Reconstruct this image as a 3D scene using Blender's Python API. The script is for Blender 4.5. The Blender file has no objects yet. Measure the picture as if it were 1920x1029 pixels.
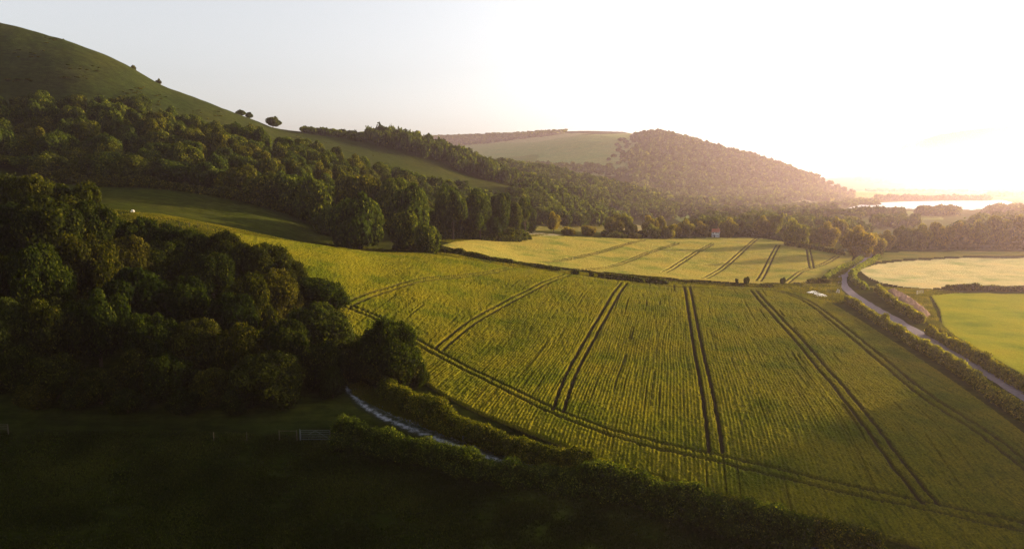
import bpy, math, random
import numpy as np
from mathutils import Vector

# ------------------------------------------------------------------ camera, sky, sun
S = bpy.context.scene
COL = S.collection
R = math.radians
F, CX, CY, V0 = 1280.0, 960.0, 514.5, 350.0          # focal length and horizon, in photo pixels
TP = math.atan((CY - V0) / F)
SP, CP = math.sin(TP), math.cos(TP)
cam_d = bpy.data.cameras.new('camera')
cam_d.sensor_width = 36.0
cam_d.lens = 36.0 * F / 1920.0
cam_d.clip_start, cam_d.clip_end = 1.0, 60000.0
cam = bpy.data.objects.new('camera', cam_d)
cam.rotation_euler = (R(90) - TP, 0, 0)
COL.objects.link(cam)
S.camera = cam

SUN_AZ, SUN_EL = R(63), R(8.5)
world = bpy.data.worlds.new('World')
S.world = world
world.use_nodes = True
wn, wl = world.node_tree.nodes, world.node_tree.links
sky = wn.new('ShaderNodeTexSky')
sky.sky_type = 'NISHITA'
sky.sun_disc = False
sky.sun_elevation = SUN_EL
sky.sun_rotation = SUN_AZ
sky.altitude = 100
sky.air_density, sky.dust_density, sky.ozone_density = 0.9, 4.0, 1.0
hs = wn.new('ShaderNodeHueSaturation')                   # thin high haze: a paler, whiter sky
hs.inputs['Saturation'].default_value = 0.30
hs.inputs['Value'].default_value = 1.12
wl.new(sky.outputs[0], hs.inputs['Color'])
wl.new(hs.outputs[0], wn['Background'].inputs['Color'])
wn['Background'].inputs['Strength'].default_value = 0.10

sun_d = bpy.data.lights.new('sun', 'SUN')
sun_d.energy = 5.0
sun_d.angle = R(0.6)
sun_d.color = (1.0, 0.74, 0.44)
sun = bpy.data.objects.new('sun', sun_d)
sd = Vector((math.sin(SUN_AZ) * math.cos(SUN_EL), math.cos(SUN_AZ) * math.cos(SUN_EL), math.sin(SUN_EL)))
sun.rotation_euler = sd.to_track_quat('Z', 'Y').to_euler()
COL.objects.link(sun)

S.view_settings.view_transform = 'Standard'
S.view_settings.look = 'None'
S.view_settings.exposure = 1.9
S.view_settings.gamma = 1.0
S.cycles.max_bounces = 5
S.cycles.diffuse_bounces = 2
S.cycles.glossy_bounces = 2
S.cycles.transmission_bounces = 3
S.cycles.transparent_max_bounces = 4
S.cycles.volume_bounces = 0
S.cycles.caustics_reflective = False
S.cycles.caustics_refractive = False
S.cycles.sample_clamp_indirect = 4.0
S.cycles.use_denoising = True
S.cycles.denoising_prefilter = 'NONE'
rng = np.random.default_rng(7)
random.seed(7)

# ------------------------------------------------------------------ helpers
def tag(o, label=None, cat=None, group=None, kind=None):
    if label: o['label'] = label
    if cat: o['category'] = cat
    if group: o['group'] = group
    if kind: o['kind'] = kind
    return o

def mesh(name, verts, faces, mat=None, parent=None, smooth=False, attrs=None, mats=None):
    """faces: (n,k) array, or list of arrays with different k"""
    verts = np.asarray(verts, np.float32)
    if not isinstance(faces, list): faces = [faces]
    faces = [np.asarray(f, np.int32) for f in faces if len(f)]
    loops = np.concatenate([f.ravel() for f in faces])
    sizes = np.concatenate([np.full(len(f), f.shape[1], np.int32) for f in faces])
    me = bpy.data.meshes.new(name)
    me.vertices.add(len(verts)); me.vertices.foreach_set('co', verts.ravel())
    me.loops.add(len(loops)); me.loops.foreach_set('vertex_index', loops)
    me.polygons.add(len(sizes))
    me.polygons.foreach_set('loop_start', np.concatenate([[0], np.cumsum(sizes)[:-1]]).astype(np.int32))
    me.polygons.foreach_set('use_smooth', np.full(len(sizes), bool(smooth)))
    for k, v in (attrs or {}).items():
        v = np.asarray(v, np.float32)
        if v.ndim == 1:
            a = me.attributes.new(k, 'FLOAT', 'POINT'); a.data.foreach_set('value', v)
        else:
            a = me.attributes.new(k, 'FLOAT_COLOR', 'POINT')
            a.data.foreach_set('color', np.concatenate([v, np.ones((len(v), 1), np.float32)], 1).ravel())
    me.update(calc_edges=True)
    if mats:
        for m in mats: me.materials.append(m)
    elif mat: me.materials.append(mat)
    o = bpy.data.objects.new(name, me)
    COL.objects.link(o)
    if parent: o.parent = parent
    return o

def empty(name, loc, rz=0.0):
    o = bpy.data.objects.new(name, None)
    o.empty_display_size = 0.5
    o.location = loc; o.rotation_euler = (0, 0, rz)
    COL.objects.link(o)
    return o

class MB:
    """collects tubes and boxes into one mesh"""
    def __init__(s): s.v = []; s.f4 = []; s.f3 = []; s.n = 0
    def add(s, v, f4=(), f3=()):
        s.v.append(np.asarray(v, float))
        s.f4 += [[i + s.n for i in f] for f in f4]; s.f3 += [[i + s.n for i in f] for f in f3]
        s.n += len(v)
    def tube(s, pts, rads, k=6):
        pts = np.asarray(pts, float); n = len(pts)
        rads = np.broadcast_to(rads, n)
        v = []
        for i in range(n):
            d = pts[min(i + 1, n - 1)] - pts[max(i - 1, 0)]; d /= np.linalg.norm(d) + 1e-9
            a = np.cross(d, [0, 0, 1.0] if abs(d[2]) < .9 else [1.0, 0, 0]); a /= np.linalg.norm(a)
            b = np.cross(d, a)
            for j in range(k):
                w = 2 * math.pi * j / k
                v.append(pts[i] + rads[i] * (a * math.cos(w) + b * math.sin(w)))
        f = [[i * k + j, i * k + (j + 1) % k, (i + 1) * k + (j + 1) % k, (i + 1) * k + j] for i in range(n - 1) for j in range(k)]
        c0, c1 = len(v), len(v) + 1
        v += [pts[0], pts[-1]]
        f3 = [[c0, (j + 1) % k, j] for j in range(k)] + [[c1, (n - 1) * k + j, (n - 1) * k + (j + 1) % k] for j in range(k)]
        s.add(v, f, f3); return s
    def box(s, c, d, rz=0.0):
        x, y, z = d[0] / 2, d[1] / 2, d[2] / 2
        v = np.array([[a, b, e] for e in (-z, z) for b in (-y, y) for a in (-x, x)])
        cr, sr = math.cos(rz), math.sin(rz)
        v = np.stack([v[:, 0] * cr - v[:, 1] * sr, v[:, 0] * sr + v[:, 1] * cr, v[:, 2]], 1) + c
        s.add(v, [[0, 2, 3, 1], [4, 5, 7, 6], [0, 1, 5, 4], [2, 6, 7, 3], [0, 4, 6, 2], [1, 3, 7, 5]]); return s
    def build(s, name, mat, parent=None, smooth=False):
        return mesh(name, np.concatenate(s.v), [np.array(s.f4, int).reshape(-1, 4), np.array(s.f3, int).reshape(-1, 3)], mat, parent, smooth)

def hash2(i, j, seed):
    h = (i.astype(np.int64) * 374761393 + j.astype(np.int64) * 668265263 + seed * 974634777) & 0x7fffffff
    h = ((h ^ (h >> 13)) * 1274126177) & 0x7fffffff
    return ((h ^ (h >> 16)) & 0xffff).astype(np.float32) / 65535.0

def vnoise(x, y, scale, seed=0):
    """value noise in -1..1"""
    x = np.asarray(x) / scale; y = np.asarray(y) / scale
    i = np.floor(x); j = np.floor(y)
    fx = x - i; fy = y - j
    fx = fx * fx * (3 - 2 * fx); fy = fy * fy * (3 - 2 * fy)
    i = i.astype(np.int64); j = j.astype(np.int64)
    a = hash2(i, j, seed); b = hash2(i + 1, j, seed); c = hash2(i, j + 1, seed); d = hash2(i + 1, j + 1, seed)
    return ((a * (1 - fx) + b * fx) * (1 - fy) + (c * (1 - fx) + d * fx) * fy) * 2 - 1

def smooth01(x): x = np.clip(x, 0, 1); return x * x * (3 - 2 * x)

def pchip(x, y, xn):
    """monotone cubic; x (k), y (k)"""
    h = np.diff(x); dl = np.diff(y) / h
    m = np.zeros(len(x))
    for i in range(1, len(x) - 1):
        if dl[i - 1] * dl[i] > 0:
            w1 = 2 * h[i] + h[i - 1]; w2 = h[i] + 2 * h[i - 1]
            m[i] = (w1 + w2) / (w1 / dl[i - 1] + w2 / dl[i])
    m[0], m[-1] = dl[0], dl[-1]
    k = np.clip(np.searchsorted(x, xn) - 1, 0, len(x) - 2)
    s = np.clip((xn - x[k]) / h[k], 0, 1)
    return (2*s**3 - 3*s**2 + 1) * y[k] + (s**3 - 2*s**2 + s) * h[k] * m[k] + (-2*s**3 + 3*s**2) * y[k+1] + (s**3 - s**2) * h[k] * m[k+1]

# ------------------------------------------------------------------ the lie of the land
# D = distance straight ahead (world y), t = x / D.  slope(v) = z / D of what shows at photo row v.
def slope(v):
    w = (CY - v) / F
    return (w * CP - SP) / (CP + w * SP)
def t_of(u, s=0.0): return (u - CX) / F * (CP - s * SP)

# each line: list of (u, D, height);  height: ('v', row) or a number in metres
V = lambda v: ('v', v)
LINES = [
 [(-1000, 3, -62), (960, 3, -62), (2900, 3, -62)],
 [(-1000, 60, -54), (0, 60, -55), (600, 60, -52.5), (1100, 60, -51), (2900, 60, -50)],  # near ground shaped to fall away so the foreground lies in shade
 [(-1000, 88, -46), (0, 88, -46.8), (600, 88, -44.5), (1100, 88, -43.8), (2900, 88, -43.5)],
 [(-1000, 112, -30), (-300, 112, -37), (0, 112, -39.5), (500, 112, -40), (2900, 112, -40.5)],
 [(-1000, 150, -8), (-300, 150, -14), (0, 150, -21), (150, 150, -26), (300, 150, -30), (450, 150, -33.5), (600, 150, -36), (800, 150, -38.5), (1000, 150, -39.5), (1200, 155, -40), (2900, 150, -40.3)],
 [(-1000, 215, 22), (-300, 215, 6), (0, 215, -2.5), (200, 215, V(392)), (300, 215, V(402)), (440, 217, V(430)), (540, 221, V(452)), (630, 226, V(468)), (720, 235, V(482)), (820, 245, V(488)), (1000, 258, V(510)), (1200, 258, V(531)), (1400, 258, V(543)), (1600, 258, -39.9), (1800, 258, -40.2), (2900, 258, -40.4)],
 [(-1000, 245, 30), (-300, 245, 12), (0, 245, V(382)), (200, 245, V(385)), (300, 246, V(396)), (440, 248, V(424)), (540, 252, V(447)), (630, 258, V(463)), (720, 268, V(471)), (820, 280, V(467)), (1000, 300, V(488)), (1200, 300, V(509)), (1400, 300, V(522)), (1600, 300, -40), (2900, 300, -40.4)],
 [(-1000, 290, 50), (-300, 300, 26), (0, 300, 6), (180, 300, V(350)), (300, 298, V(356)), (400, 296, V(370)), (500, 294, V(395)), (600, 292, V(430)), (720, 310, V(455)), (820, 340, V(448)), (1000, 400, V(441)), (1200, 430, V(449)), (1400, 470, V(447)), (1500, 440, V(458)), (1600, 420, V(469)), (1800, 420, V(471)), (2900, 420, -40.3)],
 [(-1000, 370, 110), (-300, 385, 75), (0, 395, V(212)), (150, 400, V(214)), (300, 408, V(232)), (450, 415, V(265)), (600, 425, V(305)), (720, 440, V(335)), (820, 465, V(368)), (1000, 480, V(428)), (1200, 560, V(430)), (1400, 640, V(421)), (1600, 600, V(433)), (1800, 600, V(434)), (2900, 600, -40)],
 [(-1000, 480, 165), (-300, 485, 150), (0, 500, V(31)), (60, 502, V(46)), (100, 505, V(60)), (180, 515, V(90)), (250, 525, V(119)), (330, 540, V(166)), (400, 555, V(193)), (470, 570, V(221)), (530, 580, V(245)), (600, 590, V(262)), (700, 600, V(287)), (800, 600, V(315)), (900, 610, V(345)), (1000, 640, V(357)), (1100, 720, V(392)), (1180, 760, V(419)), (1300, 820, V(412)), (1400, 900, V(407)), (1600, 900, V(404)), (1800, 900, V(404)), (2900, 900, -39)],
 [(-1000, 700, 160), (-300, 720, 130), (0, 760, 110), (250, 760, 85), (400, 780, 62), (530, 820, V(255)), (600, 760, V(256)), (700, 720, V(262)), (800, 720, V(285)), (900, 760, V(318)), (1000, 800, V(360)), (1100, 860, V(372)), (1200, 900, V(395)), (1300, 950, V(402)), (1400, 1100, V(396)), (1600, 1200, V(392)), (1800, 1200, V(392)), (2900, 1200, -38)],
 [(-1000, 1300, 180), (-300, 1300, 130), (0, 1200, 100), (400, 1100, 60), (600, 1000, 35), (800, 960, V(325)), (900, 980, V(314)), (1000, 1000, V(322)), (1100, 1040, V(343)), (1200, 1080, V(366)), (1270, 1100, V(392)), (1400, 1300, V(390)), (1600, 1500, V(386)), (1800, 1500, V(386)), (2900, 1500, -38)],
 [(-1000, 1700, 100), (0, 1500, 60), (600, 1300, 10), (900, 1250, V(330)), (1000, 1280, V(330)), (1100, 1300, V(352)), (1200, 1330, V(374)), (1300, 1400, V(386)), (1400, 1500, V(384)), (1500, 1650, V(380)), (1600, 2000, V(376)), (1800, 2000, V(376)), (2900, 2000, -36)],
 [(-1000, 2200, 80), (0, 2200, 60), (700, 2000, 30), (900, 1800, V(306)), (1000, 1750, V(304)), (1100, 1700, V(300)), (1190, 1650, V(308)), (1300, 1700, V(342)), (1400, 1800, V(358)), (1500, 1900, V(366)), (1600, 2600, V(368)), (1800, 3000, V(366)), (2900, 3000, -35)],
 [(-1000, 3000, 150), (0, 3000, 120), (700, 3000, 120), (900, 2700, V(280)), (1000, 2500, V(270)), (1100, 2350, V(256)), (1190, 2200, V(257)), (1230, 2150, V(254)), (1300, 2150, V(271)), (1400, 2150, V(297)), (1480, 2150, V(322)), (1550, 2200, V(345)), (1592, 2300, V(361)), (1700, 3400, V(361)), (2900, 3400, -30)],
 [(-1000, 4500, 300), (0, 4500, 300), (700, 4500, V(258)), (830, 4500, V(258)), (1000, 4500, V(259)), (1150, 4200, V(262)), (1250, 3300, V(285)), (1400, 3300, V(325)), (1560, 3600, V(356)), (1700, 4500, V(359)), (1900, 4500, V(360)), (2900, 4500, -30)],
 [(-1000, 7000, 250), (0, 7000, 250), (1000, 7000, 250), (1250, 7000, V(300)), (1500, 7000, V(338)), (1580, 7000, V(333)), (1700, 7000, V(331)), (1760, 7000, V(328)), (1840, 7000, V(335)), (1900, 7000, V(345)), (1960, 7000, V(350)), (2900, 7000, -10)],
 [(-1000, 12000, 0), (2900, 12000, -60)],
 [(-1000, 30000, -300), (2900, 30000, -300)],
]
T0, T1, NT = -3.2, 3.2, 2561
Q0, Q1, NQ = math.log(3.0), math.log(30000.0), 1501
TG = np.linspace(T0, T1, NT); QG = np.linspace(Q0, Q1, NQ)
def build_heights():
    coarse = np.unique(np.concatenate([np.linspace(T0, -.95, 16), np.linspace(-.95, .95, 191), np.linspace(.95, T1, 16)]))
    ks = []
    for ln in LINES:
        tt = np.array([(u - CX) / F for u, _, _ in ln]); D = np.array([math.log(d) for _, d, _ in ln])
        z = np.array([slope(h[1]) * d if isinstance(h, tuple) else h for _, d, h in ln], float)
        ks.append((pchip(tt, D, np.clip(coarse, tt[0], tt[-1])), pchip(tt, z, np.clip(coarse, tt[0], tt[-1]))))
    H = np.zeros((len(coarse), NQ))
    for i in range(len(coarse)):
        q = np.array([k[0][i] for k in ks]); z = np.array([k[1][i] for k in ks])
        H[i] = pchip(q, z, QG)
    out = np.zeros((NT, NQ), np.float32)
    for j in range(NQ): out[:, j] = np.interp(TG, coarse, H[:, j])
    T, Q = np.meshgrid(TG, QG, indexing='ij'); Y = np.exp(Q); X = T * Y
    w = smooth01((Y - 60) / 100)
    out += w * 0.25 * vnoise(X, Y, 25, 1) + 0.12 * vnoise(X, Y, 9, 2)
    hill = smooth01((out - 0) / 40) * smooth01((Y - 300) / 100)
    out += hill * (2.2 * vnoise(X + .6 * Y, Y * .8, 60, 3) + 1.0 * vnoise(X, Y, 24, 4) + .35 * vnoise(X, Y, 8, 5))
    return out
ZG = build_heights()

def gz(x, y):
    x = np.asarray(x, float); y = np.asarray(y, float)
    a = np.clip((x / y - T0) / (T1 - T0) * (NT - 1), 0, NT - 1.001); b = np.clip((np.log(y) - Q0) / (Q1 - Q0) * (NQ - 1), 0, NQ - 1.001)
    i = a.astype(int); j = b.astype(int); fa = a - i; fb = b - j
    return (ZG[i, j] * (1 - fa) + ZG[i + 1, j] * fa) * (1 - fb) + (ZG[i, j + 1] * (1 - fa) + ZG[i + 1, j + 1] * fa) * fb

SQ = np.linspace(math.log(30), math.log(28000), 4000); SY = np.exp(SQ)
def pt(u, v):
    """where the view ray through photo pixel (u, v) meets the ground"""
    s = slope(v); t = t_of(u, s)
    z = gz(t * SY, SY) / SY
    k = int(np.argmax(z >= s))
    if z[k] < s: k = len(SY) - 1
    if k > 0:
        f = (s - z[k - 1]) / (z[k] - z[k - 1] + 1e-12); y = SY[k - 1] + (SY[k] - SY[k - 1]) * min(max(f, 0), 1)
    else: y = SY[0]
    return np.array([t * y, y, float(gz(t * y, y))])
def pts(l): return np.array([pt(u, v) for u, v in l])
def at(u, D):
    x = (u - CX) / F * D
    for _ in range(3):
        z = float(gz(x, D)); x = t_of(u, z / D) * D
    return np.array([x, D, float(gz(x, D))])
def dense(p, step):
    """resample a polyline smoothly (Catmull-Rom), about `step` apart"""
    p = np.asarray(p, float); out = []
    for i in range(len(p) - 1):
        a, b, c, d = p[max(i - 1, 0)], p[i], p[i + 1], p[min(i + 2, len(p) - 1)]
        n = max(2, int(np.linalg.norm(c - b) / step) + 1)
        for k in range(n):
            s = k / n
            out.append(.5 * ((2 * b) + (-a + c) * s + (2 * a - 5 * b + 4 * c - d) * s * s + (-a + 3 * b - 3 * c + d) * s ** 3))
    out.append(p[-1]); return np.array(out)
def inpoly(x, y, P):
    c = np.zeros(np.shape(x), bool); n = len(P)
    for i in range(n):
        x1, y1 = P[i]; x2, y2 = P[(i + 1) % n]
        if y1 == y2: continue
        m = ((y1 > y) != (y2 > y)) & (x < (x2 - x1) * (y - y1) / (y2 - y1) + x1)
        c ^= m
    return c
def seg_dist(x, y, line, closed=False):
    """distance and side-signed offset to a polyline in plan"""
    best = np.full(x.shape, 1e9, np.float32)
    L = np.asarray(line)[:, :2]
    n = len(L) if closed else len(L) - 1
    for i in range(n):
        a = L[i]; b = L[(i + 1) % len(L)]; d = b - a; l2 = d @ d + 1e-9
        k = np.clip(((x - a[0]) * d[0] + (y - a[1]) * d[1]) / l2, 0, 1)
        best = np.minimum(best, np.hypot(x - a[0] - k * d[0], y - a[1] - k * d[1]))
    return best
def poly_ground(pix, step=12):
    """closed pixel outline on the ground -> dense plan polygon"""
    P = []
    for i in range(len(pix)):
        a, b = np.array(pix[i], float), np.array(pix[(i + 1) % len(pix)], float)
        n = max(1, int(np.linalg.norm(b - a) / step))
        for k in range(n): P.append(pt(*(a + (b - a) * k / n))[:2])
    return np.array(P)

# ------------------------------------------------------------------ materials
class NT_:
    def __init__(s, name):
        s.m = bpy.data.materials.new(name); s.m.use_nodes = True
        s.t = s.m.node_tree; s.n = s.t.nodes; s.l = s.t.links
        s.b = s.n['Principled BSDF']; s.b.inputs['Roughness'].default_value = .9
        s.b.inputs['Specular IOR Level'].default_value = .0
        s.out = s.n['Material Output']
    def node(s, t, **kw):
        n = s.n.new(t)
        for k, v in kw.items(): setattr(n, k, v)
        return n
    def noise(s, scale, detail=3, rough=.6, vec=None, stretch=None, rot=0):
        n = s.node('ShaderNodeTexNoise'); n.inputs['Scale'].default_value = scale; n.inputs['Detail'].default_value = detail
        n.inputs['Roughness'].default_value = rough
        g = s.node('ShaderNodeNewGeometry').outputs['Position'] if vec is None else vec
        if stretch:
            m = s.node('ShaderNodeMapping'); m.inputs['Scale'].default_value = stretch; m.inputs['Rotation'].default_value = (0, 0, rot)
            s.l.new(g, m.inputs['Vector']); g = m.outputs[0]
        s.l.new(g, n.inputs['Vector']); return n.outputs['Fac']
    def ramp(s, fac, stops):
        r = s.node('ShaderNodeValToRGB'); e = r.color_ramp.elements
        while len(e) < len(stops): e.new(.5)
        for i, (p, c) in enumerate(stops): e[i].position = p; e[i].color = (*c, 1)
        s.l.new(fac, r.inputs[0]); return r.outputs[0]
    def mix(s, a, b, fac, mode='MIX'):
        m = s.node('ShaderNodeMix', data_type='RGBA', blend_type=mode)
        for k, x in ((6, a), (7, b), (0, fac)):
            if isinstance(x, (int, float)): m.inputs[k].default_value = x
            elif isinstance(x, tuple): m.inputs[k].default_value = (*x, 1)
            else: s.l.new(x, m.inputs[k])
        return m.outputs[2]
    def attr(s, name, what='Fac'):
        a = s.node('ShaderNodeAttribute', attribute_name=name); return a.outputs[what]
    def bump(s, h, strength, dist):
        b = s.node('ShaderNodeBump'); b.inputs['Strength'].default_value = strength; b.inputs['Distance'].default_value = dist
        s.l.new(h, b.inputs['Height']); s.l.new(b.outputs[0], s.b.inputs['Normal']); return b
    def color(s, c):
        if isinstance(c, tuple): s.b.inputs['Base Color'].default_value = (*c, 1)
        else: s.l.new(c, s.b.inputs['Base Color'])
        return s.m

def plain(name, c, c2=None, scale=3, rough=.8, bump=0, metal=0):
    k = NT_(name); k.b.inputs['Roughness'].default_value = rough; k.b.inputs['Metallic'].default_value = metal
    n = k.noise(scale)
    k.color(k.ramp(n, [(.3, c), (.7, c2 or tuple(x * .7 for x in c))]))
    if bump: k.bump(n, bump, .1)
    return k.m

def mat_terrain():
    k = NT_('grassland')
    base = k.attr('zone', 'Color')
    ter = k.noise(.25, 4, .7, stretch=(.5, 2.6, 5)); a = k.noise(.02, 4); b = k.noise(.35, 5, .7); c = k.noise(.06, 4, .65, stretch=(1, 2.6, 1), rot=.6)
    c1 = k.mix(base, k.ramp(b, [(.3, (.35, .38, .3)), (.72, (1.25, 1.2, 1.0))]), .85, 'MULTIPLY')
    c2 = k.mix(c1, k.ramp(c, [(.35, (.6, .66, .55)), (.62, (1.12, 1.08, 1.0))]), .8, 'MULTIPLY')
    c3 = k.mix(c2, k.ramp(a, [(.35, (.8, .95, .8)), (.65, (1.15, 1.0, .9))]), .8, 'MULTIPLY')
    c3 = k.mix(c3, k.ramp(ter, [(.38, (.45, .52, .4)), (.55, (1.1, 1.08, 1.0))]), .75, 'MULTIPLY')
    k.color(c3)
    m = k.mix(k.mix(k.noise(1.6, 4, .7), k.noise(.3, 3), .4), ter, .35)
    k.bump(m, .9, .7)
    return k.m

def mat_crop(name, lo, mid, hi, rows=True, bumps=(1.0, .35)):
    k = NT_(name)
    k.b.inputs['Roughness'].default_value = .75
    n1 = k.noise(3.2, 4, .75); n2 = k.noise(.07, 4, .6); n3 = k.noise(1.5, 3, .6, stretch=(1.8, .07, 1), rot=R(13.4))
    c = k.ramp(n1, [(.28, lo), (.5, mid), (.75, hi)])
    c = k.mix(c, k.ramp(n2, [(.34, (.55, .72, .6)), (.5, (1.0, 1.0, 1.0)), (.7, (1.2, 1.05, .95))]), .9, 'MULTIPLY')
    c = k.mix(c, k.ramp(n3, [(.36, (.5, .56, .45)), (.5, (1.05, 1.05, 1.0))]), .8 if rows else .25, 'MULTIPLY')
    soil = k.attr('soil')
    c = k.mix(c, (.035, .028, .014), soil)
    k.color(c)
    k.bump(k.mix(n1, k.noise(9, 3, .7), .35), bumps[0], bumps[1])
    return k.m

M_TERR = mat_terrain()
M_CROP = mat_crop('green_wheat', (.027, .031, .003), (.096, .089, .006), (.175, .150, .009))
M_CROP2 = mat_crop('ripening_wheat', (.10, .09, .016), (.20, .17, .035), (.32, .26, .06), rows=False)
M_CROP3 = mat_crop('pale_barley', (.24, .21, .09), (.38, .32, .15), (.52, .44, .22), rows=False)
M_MEAD = mat_crop('short_meadow', (.11, .115, .008), (.19, .185, .012), (.27, .25, .025), rows=False, bumps=(.5, .15))
M_ROAD = plain('lane_asphalt', (.20, .17, .19), (.13, .115, .13), 1.2, .85, .2)
M_TRACK = plain('chalk_track', (.20, .20, .22), (.035, .04, .02), .9, .95, .6)
M_CHALK = plain('bare_chalk', (.55, .52, .48), (.30, .26, .2), .8, .9, .6)
M_SOIL = plain('dry_soil', (.32, .26, .22), (.22, .18, .14), .5, .95, .5)
M_BARK = plain('bark', (.09, .065, .045), (.04, .03, .02), 4, .95, .5)
M_WOOD = plain('weathered_timber', (.07, .058, .045), (.035, .03, .022), 6, .9, .3)
M_STEEL = plain('galvanised_steel', (.10, .115, .13), (.07, .08, .09), 8, .6, 0, .3)

def leaf_mat(name, dark, light, warm, thru=.48):
    k = NT_(name)
    t = k.attr('tone'); oi = k.node('ShaderNodeObjectInfo').outputs['Random']
    c = k.ramp(t, [(0, dark), (.6, light), (1, warm)])
    v = k.ramp(oi, [(0, (.62, .74, .75)), (.35, (1.0, 1.08, .9)), (.7, (1.3, 1.05, .75)), (1, (.75, .92, 1.05))])
    c = k.mix(c, v, 1.0, 'MULTIPLY')
    d = k.node('ShaderNodeBsdfDiffuse'); tr = k.node('ShaderNodeBsdfTranslucent'); mx = k.node('ShaderNodeMixShader')
    mx.inputs[0].default_value = thru
    k.l.new(c, d.inputs[0])
    tc = k.mix(c, (1.3, 1.3, .4), 1.0, 'MULTIPLY'); k.l.new(tc, tr.inputs[0])
    k.l.new(d.outputs[0], mx.inputs[1]); k.l.new(tr.outputs[0], mx.inputs[2])
    k.l.new(mx.outputs[0], k.out.inputs['Surface'])
    k.n.remove(k.b); return k.m
M_LEAF = leaf_mat('leaves', (.008, .013, .003), (.056, .070, .010), (.16, .15, .018))
M_HEDGE_LIT = leaf_mat('sunlit_hedge_leaves', (.03, .04, .006), (.16, .17, .018), (.38, .32, .045), .6)  # sunlight on the lane hedges put into their leaf colour
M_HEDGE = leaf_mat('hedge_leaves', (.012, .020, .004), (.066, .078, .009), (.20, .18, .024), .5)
M_LEAF_LIT = leaf_mat('sunlit_leaves', (.03, .034, .006), (.14, .135, .018), (.28, .23, .035), .58)  # golden sunlight on the valley trees put into the leaf colour
M_LEAF_SHADE = leaf_mat('shaded_leaves', (.004, .007, .002), (.020, .027, .004), (.066, .067, .008))  # shade of the near wood put into its leaf colour
M_LEAF_OLIVE = leaf_mat('olive_leaves', (.008, .011, .003), (.036, .038, .006), (.085, .075, .010))
M_TUFT_SHADE = leaf_mat('shaded_meadow_blades', (.007, .012, .003), (.026, .034, .006), (.055, .058, .012))  # shade over the near meadow put into the blade colour
M_GRASS = leaf_mat('dry_grass_blades', (.035, .045, .008), (.080, .088, .012), (.20, .17, .045))

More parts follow.
